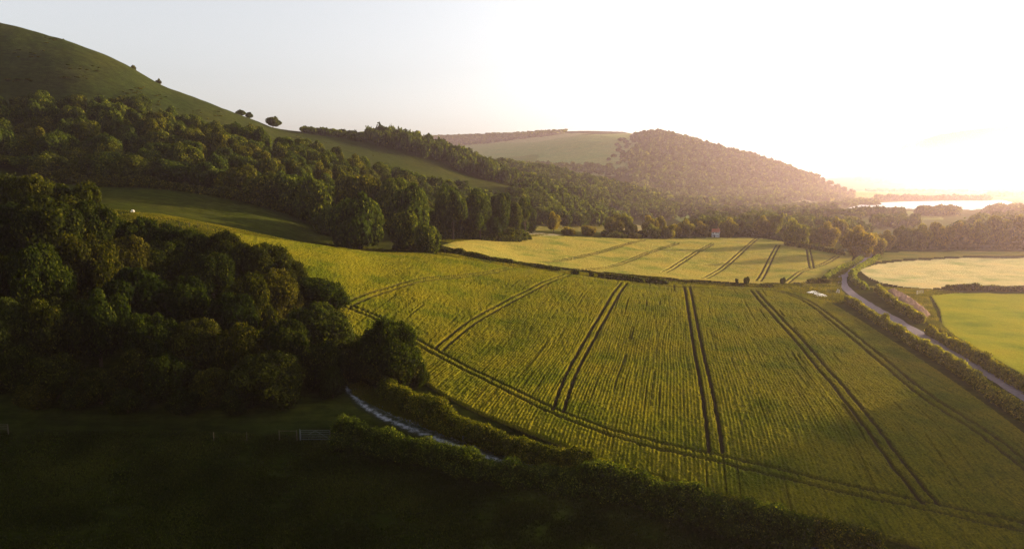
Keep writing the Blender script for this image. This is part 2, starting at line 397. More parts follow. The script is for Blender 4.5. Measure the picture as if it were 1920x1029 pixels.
# ------------------------------------------------------------------ terrain sheet (to the horizon)
def region_color(T, Q, X, Y):
    c = np.zeros(X.shape + (3,), np.float32)
    c[:] = (.060, .068, .016)                                    # rough grass
    hill = (smooth01((ZG + 10) / 50) * smooth01((Y - 260) / 60))[..., None]
    c[:] = c * (1 - hill) + hill * np.array((.058, .066, .022))
    return c
def build_terrain():
    # finer in view, coarser outside
    tt = np.unique(np.concatenate([np.linspace(T0, -.9, 60), np.linspace(-.9, .9, 700), np.linspace(.9, T1, 60)]))
    qq = np.unique(np.concatenate([np.linspace(Q0, math.log(60), 40), np.linspace(math.log(60), math.log(3000), 620), np.linspace(math.log(3000), Q1, 160)]))
    T, Q = np.meshgrid(tt, qq, indexing='ij'); Y = np.exp(Q); X = T * Y
    Z = gz(X, Y)
    c = np.zeros(X.shape + (3,), np.float32); c[:] = (.036, .042, .009)
    hill = (smooth01((Z + 10) / 50) * smooth01((Y - 280) / 60))[..., None]
    c = c * (1 - hill) + hill * np.array((.030, .038, .013), np.float32)
    near_shade = (smooth01((118 - Y) / 8) * smooth01((30 - X - (118 - Y) * .9) / 10))[..., None]
    c = c * (1 - near_shade) + near_shade * np.array((.014, .020, .005), np.float32)  # foreground shade painted into the meadow's ground colour
    # screen rows let far farm parcels be laid out on the ground they cover
    s = Z / Y; v = CY - F * (SP + s * CP) / (CP - s * SP); u = CX + F * T / (CP - s * SP)
    def parcel(P, col, dmin, dmax):
        m = inpoly(u, v, P) & (Y > dmin) & (Y < dmax)
        c[m] = col
    wood = (.03, .036, .012)
    parcel([(760, 262), (1190, 250), (1240, 262), (1190, 330), (860, 330)], (.22, .27, .14), 1100, 4000)
    parcel([(700, 250), (1180, 250), (1150, 268), (700, 268)], (.30, .30, .20), 2600, 5500)
    parcel([(900, 290), (1010, 290), (1000, 330), (900, 310)], (.16, .19, .08), 900, 2000)
    parcel([(1265, 392), (1430, 395), (1420, 425), (1300, 430), (1265, 410)], (.17, .21, .09), 500, 1100)
    parcel([(1460, 350), (1592, 358), (1600, 372), (1470, 366)], (.24, .24, .12), 1300, 4000)
    parcel([(1455, 366), (1540, 372), (1500, 384), (1445, 380)], (.36, .34, .28), 1000, 4000)
    parcel([(1540, 372), (1640, 376), (1600, 388), (1500, 386)], (.16, .17, .08), 1000, 4000)
    parcel([(1560, 362), (1960, 362), (1960, 470), (1620, 470)], (.10, .11, .05), 480, 2600)
    parcel([(1600, 358), (1840, 360), (1850, 370), (1600, 374)], (.30, .27, .12), 2000, 5000)
    parcel([(1660, 396), (1760, 396), (1770, 412), (1650, 412)], (.20, .22, .10), 700, 1200)
    parcel([(1030, 408), (1150, 425), (1140, 436), (1000, 432)], (.15, .14, .05), 400, 800)
    parcel([(1170, 418), (1260, 432), (1240, 438), (1160, 430)], (.34, .28, .18), 500, 900)
    parcel([(985, 434), (1060, 440), (1000, 446), (960, 443)], (.40, .34, .27), 350, 500)
    nt, nq = T.shape
    idx = np.arange(nt * nq).reshape(nt, nq)
    f = np.stack([idx[:-1, :-1], idx[1:, :-1], idx[1:, 1:], idx[:-1, 1:]], -1).reshape(-1, 4)
    vt = np.stack([X, Y, Z], -1).reshape(-1, 3); cc = c.reshape(-1, 3)
    # ground carries on behind the viewpoint
    n0 = len(vt)
    ex = [[-3.2 * 3, 3, -62], [3.2 * 3, 3, -62], [-9000, 3 - 1, -62], [9000, 3 - 1, -62], [-9000, -6000, -62], [9000, -6000, -62]]
    vt = np.concatenate([vt, ex]); cc = np.concatenate([cc, np.tile((.055, .064, .013), (6, 1))])
    row0 = list(idx[:, 0]); tri = [[n0 + 2, n0 + 4, row0[0]], [n0 + 4, n0 + 5, row0[0]], [row0[0], n0 + 5, row0[-1]], [row0[-1], n0 + 5, n0 + 3]]
    tri += [[row0[0], row0[i + 1], row0[i]] for i in range(1, nt - 1)]
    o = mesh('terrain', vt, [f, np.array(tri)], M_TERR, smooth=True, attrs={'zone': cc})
    tag(o, kind='structure')
    return o
build_terrain()

# ------------------------------------------------------------------ sheets of crop, laid on the ground they grow on
def strip(lines, w):
    """wheel lines: offsets either side of centre lines"""
    out = []
    for l in lines:
        p = dense(pts(l), 3.0)[:, :2]
        d = np.gradient(p, axis=0); d /= np.linalg.norm(d, axis=1)[:, None] + 1e-9
        nrm = np.stack([-d[:, 1], d[:, 0]], 1)
        out += [p + nrm * w, p - nrm * w]
    return out

def sheet(name, pix, mat, height, step_px, grain, wheel=(), wheel_w=.28, row_amp=0.0, edge=.5, step_min=None, bare=()):
    P = poly_ground(pix)
    tq = np.stack([P[:, 0] / P[:, 1], np.log(P[:, 1])], 1)
    dt = step_px / F
    t = np.arange(tq[:, 0].min() - dt, tq[:, 0].max() + dt, dt)
    # rows at constant screen spacing on level ground 40 m below: dv = F*40/D^2 dD
    D = [math.exp(tq[:, 1].min())]; Dm = math.exp(tq[:, 1].max())
    while D[-1] < Dm: D.append(D[-1] + max(step_px * .8 * D[-1] ** 2 / (F * 42), .04))
    y = np.array(D)
    T, Y = np.meshgrid(t, y, indexing='ij'); X = T * Y
    ins = inpoly(T, np.log(Y), tq)
    ids = np.full(T.shape, -1, np.int64)
    cell = ins[:-1, :-1] & ins[1:, :-1] & ins[1:, 1:] & ins[:-1, 1:]
    use = np.zeros(T.shape, bool)
    for a in (slice(None, -1), slice(1, None)):
        for b in (slice(None, -1), slice(1, None)): use[a, b] |= cell
    ids[use] = np.arange(use.sum())
    x = X[use]; y = Y[use]
    # distance to outline
    e = seg_dist(x.astype(np.float32), y.astype(np.float32), P, True)
    h = height * smooth01(e / edge) + .02
    soil = 1 - smooth01(e / (edge * .6))
    jx = x + .12 * vnoise(x, y, 1.5, 31); jy = y + .12 * vnoise(x, y, 1.5, 32)
    for w in wheel:
        lo = w.min(0) - 2; hi = w.max(0) + 2
        m = (x > lo[0]) & (x < hi[0]) & (y > lo[1]) & (y < hi[1])
        d = seg_dist(jx[m].astype(np.float32), jy[m].astype(np.float32), w)
        ww = wheel_w + y[m] * .0006
        k = 1 - smooth01((d - ww * .6) / (ww * .7))
        h[m] *= 1 - .96 * k; soil[m] = np.maximum(soil[m], k)
    amp = h / max(height, .01)
    g = grain * (.75 * vnoise(x, y, .33, 11) + .45 * vnoise(x, y, .8, 12) + .2 * vnoise(x, y, 2.6, 13) + .3 * vnoise(x, y, 14, 14))
    if row_amp:
        a = R(13.4); cx = x * math.cos(a) - y * math.sin(a) + .25 * vnoise(x, y, 20, 15); al = x * math.sin(a) + y * math.cos(a)
        near = smooth01((x + 45 + .12 * (y - 100)) / 30)
        gap = vnoise(cx, al, 1.0, 16)
        streak = np.clip(vnoise(cx, al / 18, .42, 17) - .3, 0, 1) * 1.3
        missing = smooth01((vnoise(cx, al / 160, .27, 18) - .74) / .1) * smooth01((vnoise(cx * .3, al / 14, 1.0, 33) + .1) / .2)
        g -= near * row_amp * (.7 * streak + 1.9 * missing)
        soil = np.maximum(soil, .3 * near * missing)
        g += near * row_amp * .22 * np.sin(cx / .62 * 2 * np.pi)
    h = h + g * amp
    z = gz(x, y) + np.maximum(h, .03)
    f = np.stack([ids[:-1, :-1], ids[1:, :-1], ids[1:, 1:], ids[:-1, 1:]], -1)[cell]
    soil = np.clip(soil, 0, 1)
    print('sheet', name, len(x))
    o = mesh(name, np.stack([x, y, z], 1), f, mat, smooth=True, attrs={'soil': soil})
    tag(o, kind='structure'); return o

TRAM = [
 [(960, 503), (920, 513), (860, 521), (800, 526), (730, 545), (680, 562), (650, 577)],
 [(650, 577), (720, 607), (815, 664), (900, 708), (1030, 772), (1120, 808), (1230, 840), (1350, 866), (1500, 902), (1700, 947), (1990, 1010)],
 [(1062, 518), (985, 552), (900, 598), (850, 635), (822, 660)],
 [(1170, 533), (1125, 606), (1080, 686), (1046, 775)],
 [(1288, 540), (1302, 620), (1322, 720), (1342, 852)],
 [(1412, 547), (1478, 620), (1560, 715), (1650, 830), (1745, 952)],
 [(1230, 538), (1330, 543), (1440, 546), (1500, 562), (1545, 590), (1640, 668), (1760, 764), (1990, 935)],
]
CROP_POLY = [(436, 438), (480, 446), (545, 455), (600, 462), (632, 469), (690, 474), (800, 477), (880, 489), (960, 503), (1060, 515), (1140, 526), (1230, 534), (1330, 539), (1440, 542), (1500, 552), (1560, 570), (1620, 606), (1700, 658), (1780, 712), (1860, 770), (1940, 830), (2100, 960), (2150, 1100), (1800, 1050), (1640, 1010), (1500, 975), (1400, 948), (1300, 918), (1200, 890), (1100, 858), (1000, 820), (900, 780), (830, 745), (780, 712), (700, 660), (620, 600), (560, 555), (500, 500), (440, 460)]
sheet('crop_field', CROP_POLY, M_CROP, .65, 1.25, .13, strip(TRAM, 1.0), .27, .20)
FTRAM = [
 [(1335, 459), (1300, 478), (1245, 512)],
 [(1420, 448), (1385, 478), (1320, 524)],
 [(1459, 461), (1448, 480), (1422, 529)],
 [(1515, 469), (1522, 505)],
 [(1570, 482), (1545, 496), (1500, 512), (1474, 532)],
 [(1268, 458), (1210, 477), (1115, 506), (1040, 502)],
 [(1205, 452), (1140, 470), (1020, 494)],
 [(1130, 453), (1080, 462), (990, 474)],
 [(1036, 447), (1022, 454)],
 [(960, 450), (900, 458), (850, 458)],
]
FAR_POLY = [(824, 463), (850, 455), (900, 450), (960, 446), (1030, 443), (1120, 447), (1240, 450), (1330, 447), (1420, 447), (1500, 458), (1560, 465), (1602, 478), (1596, 494), (1560, 510), (1540, 524), (1500, 533), (1400, 534), (1300, 527), (1200, 519), (1080, 508), (960, 491), (880, 477)]
sheet('ripening_crop_field', FAR_POLY, M_CROP2, .6, 1.3, .10, strip(FTRAM[:7], 1.0), .24)
sheet('pale_crop_field', [(1608, 508), (1640, 497), (1700, 490), (1800, 485), (1960, 485), (2500, 500), (2500, 542), (1960, 538), (1790, 540), (1735, 545), (1690, 541), (1650, 534), (1625, 522)], M_CROP3, .6, 2.2, .10)
sheet('upper_crop_field', [(1650, 474), (1720, 472), (1960, 472), (2500, 474), (2500, 492), (1960, 482), (1800, 483), (1700, 488), (1636, 494), (1640, 480)], M_CROP2, .5, 2.2, .08)
sheet('short_green_meadow', [(1742, 552), (1800, 549), (1960, 552), (2500, 560), (2500, 900), (2120, 830), (1960, 730), (1880, 683), (1790, 632), (1765, 610), (1760, 580)], M_MEAD, .2, 2.2, .05)

def ribbon(name, pix, width, mat, lift=.05, noise=.12, cols=13, step=1.2, kind='structure', seed=40):
    p = dense(pts(pix), step)[:, :2]
    d = np.gradient(p, axis=0); d /= np.linalg.norm(d, axis=1)[:, None] + 1e-9
    nrm = np.stack([-d[:, 1], d[:, 0]], 1)
    k = np.linspace(-1, 1, cols)
    w = (np.interp(np.linspace(0, 1, len(p)), np.linspace(0, 1, len(width)), width) if isinstance(width, (list, tuple)) else np.full(len(p), width))
    w = w * (1 + noise * vnoise(p[:, 0], p[:, 1], 4, seed))
    g = p[:, None, :] + nrm[:, None, :] * (k[None, :, None] * w[:, None, None] / 2)
    x, y = g[..., 0].ravel(), g[..., 1].ravel()
    z = gz(x, y) + lift + .03 * (1 - np.tile(k ** 2, len(p)))
    n = len(p); idx = np.arange(n * cols).reshape(n, cols)
    f = np.stack([idx[:-1, :-1], idx[1:, :-1], idx[1:, 1:], idx[:-1, 1:]], -1).reshape(-1, 4)
    kk = np.tile(np.abs(k), n); sl = np.repeat(np.linspace(0, 1, n), cols); rut = (.42 + .58 * smooth01(1 - np.abs(kk - .45) / .4)) * smooth01((1 - kk) / .25) * smooth01(sl / .06)
    return tag(mesh(name, np.stack([x, y, z], 1), f, mat, smooth=True, attrs={'rut': rut}), kind=kind)
def mat_track():
    k = NT_('chalk_track'); n = k.noise(.9, 5, .85); m = k.node('ShaderNodeMath', operation='MULTIPLY'); m2 = k.node('ShaderNodeMapRange'); m2.inputs[1].default_value = .32; m2.inputs[2].default_value = .62; m2.inputs[3].default_value = .1; m2.inputs[4].default_value = 1.0; k.l.new(n, m2.inputs[0]); k.l.new(m2.outputs[0], m.inputs[0]); k.l.new(k.attr('rut'), m.inputs[1])
    k.color(k.ramp(m.outputs[0], [(.25, (.018, .022, .008)), (.45, (.065, .07, .07)), (.8, (.21, .22, .255))])); k.bump(n, .6, .15); return k.m
M_TRACK = mat_track()

LANE = [(1640, 470), (1627, 482), (1614, 496), (1594, 510), (1580, 520), (1580, 531), (1591, 545), (1625, 569), (1680, 600), (1740, 634), (1800, 667), (1860, 704), (1930, 748), (2060, 830), (2300, 990)]
ribbon('lane', LANE, 3.6, M_ROAD, .06)
ribbon('chalk_track', [(640, 712), (655, 724), (682, 750), (730, 780), (800, 808), (870, 835), (940, 857), (1000, 880), (1080, 903), (1160, 922), (1260, 948), (1400, 985), (1600, 1040)], 4.4, M_TRACK, .05, .3)


# ------------------------------------------------------------------ foliage
def ico(sub):
    import bmesh
    b = bmesh.new(); bmesh.ops.create_icosphere(b, subdivisions=sub, radius=1)
    v = np.array([x.co[:] for x in b.verts]); f = np.array([[y.index for y in x.verts] for x in b.faces]); b.free(); return v, f
ICO = {k: ico(k) for k in (1, 2)}

def foliage(C, r, n, size, rg, tone=None, up=.0, sub=1, core=.8, flat=.8, reject=.86, zmin=None, fuzz=.13):
    """leaf sprays on the skin of many lumps; C (m,3), r (m,) or (m,3); returns verts, quads, tris, tone"""
    C = np.asarray(C, float); m = len(C)
    r3 = np.asarray(r, float)
    if r3.ndim == 1: r3 = np.stack([r3, r3, r3 * flat], 1)
    ltone = rg.random(m) if tone is None else tone
    area = (r3[:, 0] * r3[:, 1]) ; pr = area / area.sum()
    k = rg.choice(m, n, p=pr)
    d = rg.normal(size=(n, 3)); d[:, 2] += up; d /= np.linalg.norm(d, axis=1)[:, None]
    rad = 1 + fuzz * rg.normal(size=n)
    p = C[k] + d * r3[k] * rad[:, None]
    if reject and m > 1:
        keep = np.ones(n, bool)
        for i in range(m):
            q = (p - C[i]) / (r3[i] * reject)
            near = (np.abs(q[:, 0]) < 1)
            keep[near] &= ~(((q[near] ** 2).sum(1) < 1) & (k[near] != i))
        p, d, k = p[keep], d[keep], k[keep]
    if zmin is not None:
        keep = p[:, 2] > zmin; p, d, k = p[keep], d[keep], k[keep]
    n = len(p)
    nrm = d + .38 * rg.normal(size=(n, 3)); nrm /= np.linalg.norm(nrm, axis=1)[:, None]
    a = np.cross(nrm, rg.normal(size=(n, 3))); a /= np.linalg.norm(a, axis=1)[:, None]; b = np.cross(nrm, a)
    sz = size * (.55 + .9 * rg.random(n))[:, None]; asp = (.45 + .4 * rg.random(n))[:, None]
    q = np.stack([p - a * sz, p - b * sz * asp - nrm * sz * .2, p + a * sz, p + b * sz * asp + nrm * sz * .15], 1).reshape(-1, 3)
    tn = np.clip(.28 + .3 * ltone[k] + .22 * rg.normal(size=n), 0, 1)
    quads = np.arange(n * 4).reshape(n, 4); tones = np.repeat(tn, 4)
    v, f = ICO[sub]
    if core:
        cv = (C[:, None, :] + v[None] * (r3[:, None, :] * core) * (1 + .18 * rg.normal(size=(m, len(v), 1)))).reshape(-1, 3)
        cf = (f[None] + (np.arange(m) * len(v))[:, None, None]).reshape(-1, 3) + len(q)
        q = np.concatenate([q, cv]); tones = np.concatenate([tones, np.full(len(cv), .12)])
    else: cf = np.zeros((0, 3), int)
    return q, quads, cf, tones

def crown_lumps(rg, m, wide=1.0, lo=-.45, squat=.85, big=1.0):
    """lumps of a unit crown (radius about 1, centre at 0)"""
    C = [[0, 0, 0]]; r = [.62]
    for _ in range(m):
        d = rg.normal(size=3); d /= np.linalg.norm(d)
        if d[2] < lo: d[2] = -d[2] * .6
        k = rg.uniform(.5, .78); rr = big * rg.uniform(.2, .38) * (1.05 - .25 * max(d[2], 0))
        C.append([d[0] * k * wide, d[1] * k * wide, d[2] * k * squat]); r.append(rr)
    return np.array(C), np.array(r)

def crown_proto(name, rg, m, n, size, wide=1.0, squat=.85, sub=1, lo=-.45, mat=None, big=1.0, fuzz=.13):
    """crown of a tree 1 unit in radius: x,y in -1..1, z 0..2*squat"""
    C, r = crown_lumps(rg, m, wide, lo, squat, big)
    C[1:] += rg.normal(size=(m, 3)) * .07; r[1:] *= rg.uniform(.75, 1.2, m)
    C[:, 2] += squat
    v, q, t, tone = foliage(C, r, n, size, rg, sub=sub, fuzz=fuzz)
    lo, hi = np.percentile(v[:, 2], .5), np.percentile(v[:, 2], 99.7)
    v[:, 2] = (v[:, 2] - lo) / (hi - lo)
    xy = np.percentile(np.hypot(v[:, 0], v[:, 1]), 98.5); v[:, :2] /= xy
    o = mesh(name, v, [q, t], mat or M_LEAF, attrs={'tone': tone})
    return o
def trunk_proto(rg):
    """unit trunk: 1 high, radius .05, forks into limbs"""
    m = MB()
    m.tube([[0, 0, -.12], [0, 0, .02], [.01, 0, .22], [.0, .015, .45]], [.085, .062, .05, .042], 8)
    for i in range(5):
        a = i * 1.26 + rg.uniform(-.3, .3); l = rg.uniform(.3, .45)
        s = np.array([0, 0, rg.uniform(.28, .45)])
        e = s + [math.cos(a) * l, math.sin(a) * l, rg.uniform(.15, .4)]
        m.tube([s, (s + e) / 2 + [0, 0, .04], e], [.032, .022, .008], 5)
    return m.build('trunk', M_BARK)

rgt = np.random.default_rng(21)
NEAR = [crown_proto('crown', rgt, m, n, z_, w, q, 2, mat=M_LEAF_SHADE if i != 4 else M_LEAF_OLIVE) for i, (m, n, w, q, z_) in enumerate(((46, 42000, 1.0, .85, .034), (70, 48000, 1.0, .75, .03), (30, 36000, 1.0, .95, .038), (52, 42000, 1.05, .8, .034), (40, 42000, 1.0, .9, .032), (90, 46000, 1.0, .8, .03)))]
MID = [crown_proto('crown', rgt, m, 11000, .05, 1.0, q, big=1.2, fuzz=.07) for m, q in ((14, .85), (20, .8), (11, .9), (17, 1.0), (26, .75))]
WARM = [crown_proto('crown', rgt, m, 11000, .05, 1.0, q, mat=M_LEAF_LIT, big=1.2, fuzz=.07) for m, q in ((14, .85), (20, .8), (12, .9))]
TRUNKS = [trunk_proto(rgt) for _ in range(3)]
for o in NEAR + MID + WARM + TRUNKS: COL.objects.unlink(o)

def tree(name, u, D, top_v=None, width_px=None, height=None, radius=None, label='', cat='tree', group=None, base=.06, x=None, lod=None, dz=0.0):
    """a tree standing on the ground at plan position (u, D) or (x, D)"""
    p = at(u, D) if x is None else np.array([x, D, float(gz(x, D))])
    if top_v is not None: height = max(slope(top_v) * D - p[2], 3.0)
    if width_px is not None: radius = width_px * D / F / 2
    e = empty(name, (p[0], p[1], p[2] + dz), random.uniform(0, 6.28))
    tag(e, label, cat, group)
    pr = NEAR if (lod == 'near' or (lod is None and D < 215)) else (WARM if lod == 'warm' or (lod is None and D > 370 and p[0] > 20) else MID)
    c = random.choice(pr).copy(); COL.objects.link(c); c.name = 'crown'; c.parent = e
    ch = min(height * (1 - base), 2.08 * radius)
    c.location = (0, 0, height - ch); c.scale = (radius * random.uniform(.93, 1.07), radius * random.uniform(.93, 1.07), ch)
    t = random.choice(TRUNKS).copy(); COL.objects.link(t); t.name = 'trunk'; t.parent = e
    t.scale = (radius * .9, radius * .9, height * .8)
    return e

# --- the near wood: crowns traced one by one (u, row of the top, D, width in px)
NEARWOOD = [
 (735, 600, 132, 150), (600, 574, 141, 150), (650, 640, 134, 80), (515, 508, 158, 120), (590, 522, 168, 130), (470, 515, 150, 110),
 (500, 456, 174, 100), (430, 434, 172, 100), (545, 486, 174, 70), (370, 430, 171, 95), (320, 420, 170, 90), (262, 410, 170, 95), (212, 400, 168, 80),
 (140, 345, 168, 130), (60, 330, 172, 120), (-10, 322, 170, 120), (180, 378, 160, 90), (95, 370, 150, 120), (20, 385, 148, 110), (-80, 340, 165, 130),
 (400, 470, 165, 110), (310, 450, 165, 110), (240, 445, 158, 110), (170, 440, 146, 120), (440, 550, 140, 110), (350, 520, 142, 120), (260, 505, 138, 120),
 (90, 460, 132, 130), (0, 470, 132, 120), (-90, 440, 140, 140), (540, 600, 131, 110), (455, 610, 126, 110), (370, 600, 128, 110), (290, 590, 126, 110), (190, 545, 128, 120), (110, 560, 124, 120),
 (30, 562, 121, 110), (-50, 575, 120, 120),
]
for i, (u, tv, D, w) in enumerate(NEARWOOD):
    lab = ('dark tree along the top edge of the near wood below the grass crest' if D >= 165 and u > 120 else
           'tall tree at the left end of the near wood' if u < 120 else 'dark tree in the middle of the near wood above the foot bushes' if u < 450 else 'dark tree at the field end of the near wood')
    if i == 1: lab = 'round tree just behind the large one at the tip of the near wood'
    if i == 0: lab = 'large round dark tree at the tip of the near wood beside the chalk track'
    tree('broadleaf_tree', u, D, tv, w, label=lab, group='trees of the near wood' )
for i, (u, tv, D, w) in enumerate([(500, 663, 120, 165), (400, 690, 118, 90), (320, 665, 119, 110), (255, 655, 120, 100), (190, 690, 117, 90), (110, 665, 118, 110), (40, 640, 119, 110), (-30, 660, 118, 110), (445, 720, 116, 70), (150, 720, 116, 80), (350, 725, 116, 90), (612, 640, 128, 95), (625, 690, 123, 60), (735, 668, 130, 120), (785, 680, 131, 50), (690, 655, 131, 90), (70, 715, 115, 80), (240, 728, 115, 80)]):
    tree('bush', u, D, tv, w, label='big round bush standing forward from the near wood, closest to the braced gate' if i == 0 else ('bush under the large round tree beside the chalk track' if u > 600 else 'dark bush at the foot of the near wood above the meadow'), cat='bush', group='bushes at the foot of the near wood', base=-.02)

# --- woods behind: outline (u, D) on the ground; near ones as individual trees, the rest as one mass
def scatter(poly, gap, seed, jitter=.75, row=None):
    rg = np.random.default_rng(seed)
    P = np.array([((u - CX) / F * D, D) for u, D in poly])
    out = []
    y = P[:, 1].min()
    while y < P[:, 1].max():
        g = gap(y) if callable(gap) else gap
        xs = np.arange(P[:, 0].min(), P[:, 0].max(), g)
        X = xs + rg.uniform(-.5, .5, len(xs)) * g * jitter; Y = y + rg.uniform(-.5, .5, len(xs)) * g * jitter
        m = inpoly(X, Y, P)
        out.append(np.stack([X[m], Y[m]], 1)); y += g * .9
    return np.concatenate(out)

EDGE = [  # trees on the far side of the shaded meadow and along the crop: (u, top row, D, width)
 (675, 363, 262, 108), (640, 380, 268, 60), (760, 392, 272, 70), (800, 418, 262, 55), (770, 345, 295, 85), (735, 335, 315, 90), (595, 330, 300, 90), (545, 322, 305, 90),
 (610, 385, 285, 60), (500, 325, 306, 90), (440, 310, 308, 90), (380, 305, 310, 85), (320, 300, 312, 85), (260, 290, 314, 80), (210, 285, 315, 75), (160, 290, 312, 80), (110, 285, 312, 80),
 (60, 290, 312, 80), (0, 290, 312, 85), (-60, 280, 312, 85), (850, 345, 335, 70), (900, 355, 345, 70), (940, 362, 352, 60), (830, 385, 345, 60), (880, 388, 350, 55), (925, 386, 350, 52), (965, 378, 362, 50), (985, 372, 385, 36), (690, 330, 320, 70), (655, 322, 318, 75),
]
for i, (u, tv, D, w) in enumerate(EDGE):
    lab = 'broad tree at the foot of the hanging wood behind the shaded meadow'
    if i == 0: lab = 'biggest round tree standing forward beside the grass bank and crop edge'
    if i == 3: lab = 'low round tree where the field hedge meets the wood'
    if 20 <= i <= 27: lab = 'sunlit tree at the end of the wood above the ripening field'
    tree('broadleaf_tree', u, D, tv, w, label=lab, group='trees along the edge of the hanging wood', base=.02)

MASS = []   # (x, y, height, radius)
IND = []
W2 = scatter([(-250, 315), (0, 318), (200, 322), (400, 318), (520, 316), (620, 322), (700, 330), (800, 345), (880, 362), (940, 372), (985, 400), (990, 470), (960, 515), (900, 510), (820, 475), (760, 450), (640, 424), (500, 418), (440, 414), (330, 412), (220, 405), (100, 402), (-250, 400)], 12.5, 3)
for x, y in W2: IND.append((x, y, random.uniform(9.5, 15.5), random.uniform(6.2, 9.6), 'w2'))
VAL = [  # valley trees: (u, top row, D, width)
 (1608, 424, 385, 60), (1640, 438, 390, 38), (1490, 411, 420, 52), (1550, 416, 440, 45), (1575, 408, 480, 45), (1660, 432, 425, 40), (1690, 424, 430, 45), (1725, 420, 432, 45), (1765, 418, 432, 48), (1800, 415, 435, 45),
 (1835, 412, 435, 48), (1875, 405, 436, 50), (1915, 400, 436, 50), (1960, 395, 436, 60), (2010, 395, 436, 60), (2080, 400, 436, 60),
 (1038, 397, 425, 32), (1065, 425, 422, 30), (1105, 423, 430, 32), (1150, 402, 450, 38), (1172, 400, 455, 26), (1155, 434, 432, 40), (1190, 436, 435, 30), (1218, 404, 452, 34), (1222, 420, 442, 32), (1252, 422, 446, 26), (1265, 420, 462, 26),
 (1235, 405, 470, 30), (1285, 412, 470, 36), (1315, 415, 480, 32), (1365, 408, 480, 38), (1400, 420, 490, 30), (1430, 405, 485, 34), (1455, 400, 480, 34), (1185, 418, 445, 24), (1520, 428, 440, 40),
]
for i, (u, tv, D, w) in enumerate(VAL):
    lab = 'round valley tree beyond the ripening field'
    if u < 1300: lab = 'tree in the clump at the back left of the ripening field'
    elif u < 1470: lab = 'valley tree beside the white house behind the ripening field'
    if 5 <= i <= 15: lab = 'tall hazy tree in the row behind the pale fields'
    if i == 0: lab = 'large round tree where the lane bends out of sight'
    if i == 1: lab = 'smaller tree close against the large one at the lane bend'
    if i == 2: lab = 'big round tree on the hedge at the back corner of the ripening field'
    if i == 16: lab = 'lone round tree in the hedge below the small bright meadow'
    tree('broadleaf_tree', u, D, tv, w, label=lab, group='trees of the valley floor', base=-.01)
V1 = scatter([(1800, 470), (2300, 450), (2300, 800), (1900, 760), (1840, 640), (1780, 500)], 18, 5)
V2 = scatter([(1280, 500), (1440, 500), (1600, 470), (1640, 560), (1480, 640), (1400, 580), (1290, 540)], 15, 6)
for x, y in V1: IND.append((x, y, random.uniform(11, 17), random.uniform(6, 9), 'v1'))
for x, y in V2: IND.append((x, y, random.uniform(9, 14), random.uniform(5, 7.5), 'v2'))
IND.sort(key=lambda q: q[1])
n_tree = len(NEARWOOD) + len(EDGE) + len(VAL)
for x, y, h, r, k in IND:
    if n_tree < 292 and abs(x / y) < .8:
        n_tree += 1
        lab = {'w2': 'leafy tree in the hanging wood on the lower hillside', 'v1': 'hazy tree in the thick wood to the right of the lake', 'v2': 'tree in the valley copse by the white house'}[k]
        tree('broadleaf_tree', 0, y, height=h, radius=r, x=x, label=lab, group={'w2': 'trees of the hanging wood', 'v1': 'trees of the wood right of the lake', 'v2': 'trees of the valley copse'}[k], base=.02)
    else: MASS.append((x, y, h, r))
def wood(poly, gap, seed, h, r):
    for x, y in scatter(poly, gap, seed): MASS.append((x, y, random.uniform(*h), random.uniform(*r)))
# second belt over the shoulder of the down
wood([(575, 640), (620, 650), (685, 650), (685, 720), (640, 720), (575, 720)], 8, 10, (4, 8), (3, 5))
wood([(690, 650), (760, 640), (820, 640), (880, 640), (930, 650), (1000, 690), (1050, 720), (1130, 745), (1130, 800), (1000, 780), (900, 760), (800, 720), (720, 720), (690, 700)], 10, 11, (12, 20), (5, 7.5))
# spur woods
wood([(960, 500), (1040, 500), (1120, 560), (1170, 640), (1180, 740), (1100, 700), (1000, 620), (960, 560)], 9.5, 12, (10, 15), (5, 7))
wood([(930, 940), (1010, 860), (1100, 830), (1180, 800), (1262, 860), (1275, 1000), (1240, 1080), (1180, 1080), (1080, 1040), (1000, 1010), (930, 1000)], 11, 13, (11, 16), (6, 8))
wood([(1180, 760), (1290, 800), (1440, 720), (1600, 640), (1640, 700), (1450, 800), (1300, 870), (1200, 840)], 30, 24, (8, 13), (6, 9))
wood([(1240, 1000), (1420, 900), (1440, 980), (1300, 1080)], 13, 23, (10, 14), (6, 8))
# the big wooded hill
wood([(1175, 1650), (1200, 1150), (1280, 1120), (1400, 1250), (1470, 1500), (1500, 1750), (1560, 1800), (1596, 2300), (1550, 2230), (1480, 2180), (1400, 2180), (1300, 2180), (1230, 2180), (1180, 2150), (1200, 1900), (1170, 1760)], 16, 14, (9, 22), (7, 13))
wood([(930, 1150), (1040, 1120), (1180, 1200), (1180, 1350), (1050, 1400), (930, 1400)], 15, 15, (9, 13), (7, 9))
wood([(815, 3100), (1050, 2900), (1060, 3350), (815, 3800)], 22, 16, (9, 16), (11, 16))
wood([(930, 1560), (1060, 1520), (1175, 1500), (1175, 1570), (930, 1680)], 14, 26, (7, 12), (6, 9))
wood([(1120, 1560), (1180, 1560), (1200, 2150), (1165, 2150)], 42, 27, (7, 13), (6, 10))
wood([(820, 860), (930, 850), (960, 900), (830, 930)], 13, 28, (9, 14), (6, 9))
